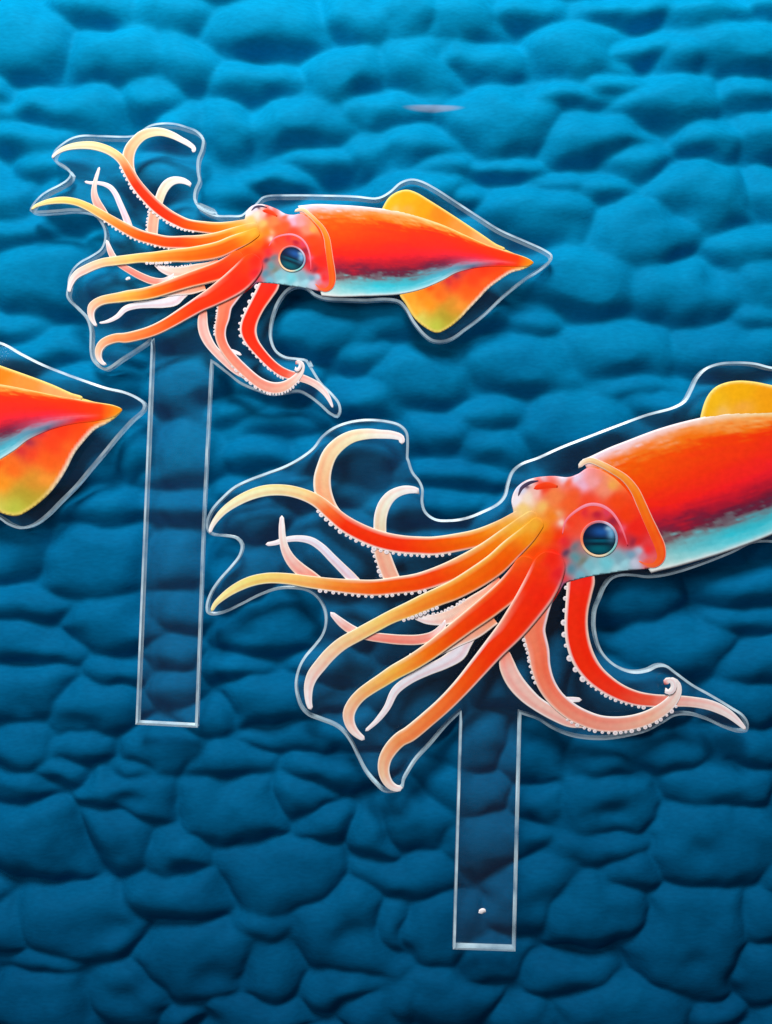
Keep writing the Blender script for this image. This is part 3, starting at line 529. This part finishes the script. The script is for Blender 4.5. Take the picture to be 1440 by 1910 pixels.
def smooth_chain(pts, step=5): return resample(pts, step).tolist()
# closed outlines: from the right of the stick's top anticlockwise in the picture round to its left, then down the stick
L_vis1 = ZA((700,1239),(620,1222),(500,1225),(380,1265),(250,1330),(130,1385),(50,1397),(17,1380),(12,1325),(40,1240),(100,1150),(180,1060),(232,990),(246,925),(215,885),(130,868),(55,860),(22,835),(14,765),(48,682),(120,600),(200,530),(300,480),(420,435),(540,390),(650,330),(730,268),(790,190),(870,130),(980,90),(1100,75),(1230,85),(1320,112),(1368,160),(1378,240),(1376,340))
L_vis2 = ZB((85,350),(112,430),(158,490),(180,545),(180,640),(200,700),(262,745),(360,752),(470,735),(580,692),(680,640),(722,590),(742,510),(772,430),(832,375),(950,330),(1100,262),(1300,184)) + ZC((400,475),(600,402),(780,352),(852,310),(892,240),(930,160),(990,95),(1080,60),(1200,50),(1330,58),(1440,85))
L_bot = ZF((1330,45),(1200,105),(1050,165),(900,217),(780,247),(680,257),(600,247),(530,245),(472,262),(430,310),(400,380),(372,450),(365,540),(376,620),(405,700),(455,760),(525,805),(600,825),(680,815),(740,787),(795,787),(860,832),(960,905),(1080,972),(1200,1045),(1270,1092),(1302,1150),(1292,1195),(1240,1202),(1150,1175),(1040,1125),(940,1097),(850,1102),(780,1142),(680,1195),(560,1227),(430,1246),(300,1242),(200,1222),(100,1180),(5,1122))
L_low = ZE((640,1122),(560,1200),(450,1330),(350,1440)) + ZD((1380,1230),(1350,1285),(1338,1338),(1290,1362),(1210,1362),(1150,1312),(1082,1230),(1030,1130),(985,1035),(935,965),(880,922),(780,882),(700,850),(650,800),(620,720),(610,630),(630,530),(672,450),(740,370),(790,300),(812,220),(800,130),(762,62))
S_top = z1((1310,630),(1380,680),(1440,700)) + z2((120,170),(190,215),(260,240),(350,242),(440,238),(480,205),(530,170),(560,140),(590,108),(640,92),(800,87),(1100,90),(1300,97),(1440,110))
S_tail = z3((120,245),(180,208),(250,147),(330,122),(400,135),(500,185),(620,262),(800,380),(960,480),(1140,560),(1280,625),(1328,662),(1326,700),(1260,760),(1150,832),(1000,950),(850,1092),(720,1192),(630,1257),(560,1282),(480,1276),(420,1236),(340,1140),(285,1045),(240,1000),(150,985),(60,989))
S_low = z4((868,640),(855,662),(760,730),(620,820),(510,897),(460,915),(400,890),(342,830),(320,760),(318,640),(318,560),(288,460),(200,362),(130,292),(108,245)) + z1((340,1250),(345,1195),(372,1130),(430,1070),(520,1020),(588,970),(615,900),(610,830),(580,772),(520,712),(400,692),(250,702),(100,707),(58,690),(78,640),(140,570),(200,530),(280,490),(338,450),(358,412),(320,372),(260,335),(224,295),(240,240),(300,185),(370,142),(450,122),(600,125),(840,122),(890,90),(950,50),(1050,30),(1150,35),(1230,58),(1310,90),(1362,150),(1357,230),(1327,310),(1325,400),(1335,470),(1306,540),(1300,600))
S_bot = z2((1380,887),(1200,882),(1060,872),(980,842),(920,792),(850,780),(790,808),(730,880),(690,970),(665,1080),(668,1170),(702,1250),(770,1295),(860,1308),(930,1322),(965,1385)) + z5((1050,770),(1100,852),(1170,960),(1260,1050),(1322,1130),(1332,1210),(1300,1252),(1240,1230),(1150,1150),(1060,1080),(980,1042),(870,1052),(740,1062),(620,1030),(480,970),(380,892),(300,830))
def off_tail(T, a=3, b=-2): return T(np.array(S_tail[a:b])).tolist()
def outline_large():
    tail = off_tail(T_SL, 6, -2)
    head = smooth_chain(L_low[0:] + L_vis1 + L_vis2 + tail + L_bot + [[973, 1333]])
    stick = [[973, 1333]] + line((973,1333),(962,1776)) + [[962,1776]] + line((962,1776),(845,1772)) + [[845,1772]] + line((845,1772),(858,1332)); return head, stick
def outline_small():
    head = smooth_chain(S_low + S_top + S_tail + S_bot + [[396, 676]])
    stick = [[396,676]] + line((396,676),(382,960)) + [[382,960]] + line((382,960),(368,1358)) + [[368,1358]] + line((368,1358),(252,1352)) + [[252,1352]] + line((252,1352),(268,960)) + [[268,960]] + line((268,960),(281,634)); return head, stick
def outline_left():
    vis = z6((0,65),(150,145),(300,220),(450,280),(600,335),(750,385),(880,415),(970,455),(1024,500),(1022,545),(930,632),(830,742),(740,852),(640,970),(540,1090),(430,1200),(330,1300),(230,1370),(140,1390),(50,1360),(0,1325))
    f = lambda a: T_SLeft(np.array(a)).tolist()
    head = smooth_chain(f(S_low + S_top + S_tail[:4]) + vis + f(S_tail[22:] + S_bot) + f([[396,676]])); a = head[-1]; b = head[0]
    s1 = [a[0] - 6, a[1] + 620]; s0 = [b[0] - 6, s1[1]]
    return head, [a] + line(a, s1) + [s1] + line(s1, s0) + [s0] + line(s0, b)
def topper(label, T_arm, T_man, outline, loc=(0, 0, 0), sc=1.0):
    root = bpy.data.objects.new('squid_topper', None); C.objects.link(root); root.empty_display_size = 0.02
    tag(root, label, 'cake topper', 'clear acrylic picks printed with an orange squid')
    head, stick = outline
    plate_mesh(head + stick[1:], len(head) - 1, 4.6, 0.0021, root)
    o = region('fin', UF, upfin_fill, 0.5, T_man, root, ((252,226,130), 4.0)); o['label'] = 'upper yellow-orange fin'
    o = region('fin', LF, tail_fill, 0, T_man, root, (tail_edge, 6.5)); o['label'] = 'lower fin, red to olive yellow with a cream rim'
    mantle(T_man, root, 1)
    sh = lambda *c: c
    for name, pts, cols, layer, suck in ARMS:
        fld, bl = (HF, (.84, .97)) if layer >= 2.3 else (None, (0, 0))
        a, info = ribbon(name, pts, cols, layer, T_arm, root, fld, bl)
        for s in suck: suckers(a, info, s[0], s[1], s[2], s[3], s[4], layer, T_arm)
    region('head', HEAD, HF, 2, T_arm, root, None)
    ribbon('collar', COLLAR, [(0,WH,(244,226,210),WH),(.1,(250,226,190),(250,206,150),(250,224,214)),(.25,(250,150,90),(255,160,60),(250,160,120)),(.45,(240,120,40),(255,124,24),(255,84,14)),(.7,(236,60,20),(255,92,20),(240,50,22)),(.88,(240,60,30),(255,96,34),(224,70,60)),(1,(250,150,110),(255,110,70),(250,180,170))], 2.12, T_arm, root)
    ribbon('eyelid', ZC((30,1215,6),(55,1120,10),(130,1050,13),(210,1012,15),(290,1018,15),(360,1062,13),(415,1140,11),(452,1230,8),(470,1290,5)), [(0,(246,90,90),(250,110,120),(220,60,70)),(.4,(250,120,140),(250,150,170),(200,50,80)),(.8,(246,110,130),(246,130,150),(190,40,60)),(1,(220,50,60),(226,60,80),(200,40,50))], 2.3, T_arm, root)
    fe = ribbon('far_eye', [(966,926,2.5),(973,911,5),(988,901,5),(1004,897,2)], [(0,(230,226,244),(80,70,96),(236,200,196)),(1,(230,226,244),(60,50,80),(236,200,196))], 2.2, T_arm, root)[0]
    ribbon('iris', [(995,912,4),(1008,907,9),(1024,905,9),(1040,908,3)], [(0,(246,120,90),(246,56,16),(250,110,70)),(1,(246,120,90),(248,70,26),(250,110,70))], 2.3, T_arm, fe)
    eye = disc('eye', EX, EY, 35, ring_fill, 4, T_arm, root, 4, 40, 30.5); disc('pupil', EX, EY, 31, pupil_fill, 3.6, T_arm, eye, 12, 40)
    return root
I2 = None
t1 = topper('large orange squid topper at right, its tail cut off, stick below it', None, T_SL, outline_large())
t2 = topper('smaller whole orange squid topper at upper left with the longest clear stick', T_LS, None, outline_small())
t3 = topper('squid topper at the left edge showing only its pointed tail and fins', lambda X: T_SLeft(T_LS(X)), T_SLeft, outline_left())
# specks on the acrylic
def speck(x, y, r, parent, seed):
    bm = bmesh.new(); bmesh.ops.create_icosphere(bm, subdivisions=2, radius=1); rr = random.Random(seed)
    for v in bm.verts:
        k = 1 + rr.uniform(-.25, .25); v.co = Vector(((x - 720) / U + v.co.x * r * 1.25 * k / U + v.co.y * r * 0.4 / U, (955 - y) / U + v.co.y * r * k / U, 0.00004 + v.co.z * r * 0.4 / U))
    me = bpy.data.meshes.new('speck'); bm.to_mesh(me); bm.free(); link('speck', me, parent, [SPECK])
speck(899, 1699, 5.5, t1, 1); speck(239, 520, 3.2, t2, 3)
print('objects', len(S.objects), 'tris', sum(len(o.data.polygons) for o in S.objects if o.type == 'MESH'))
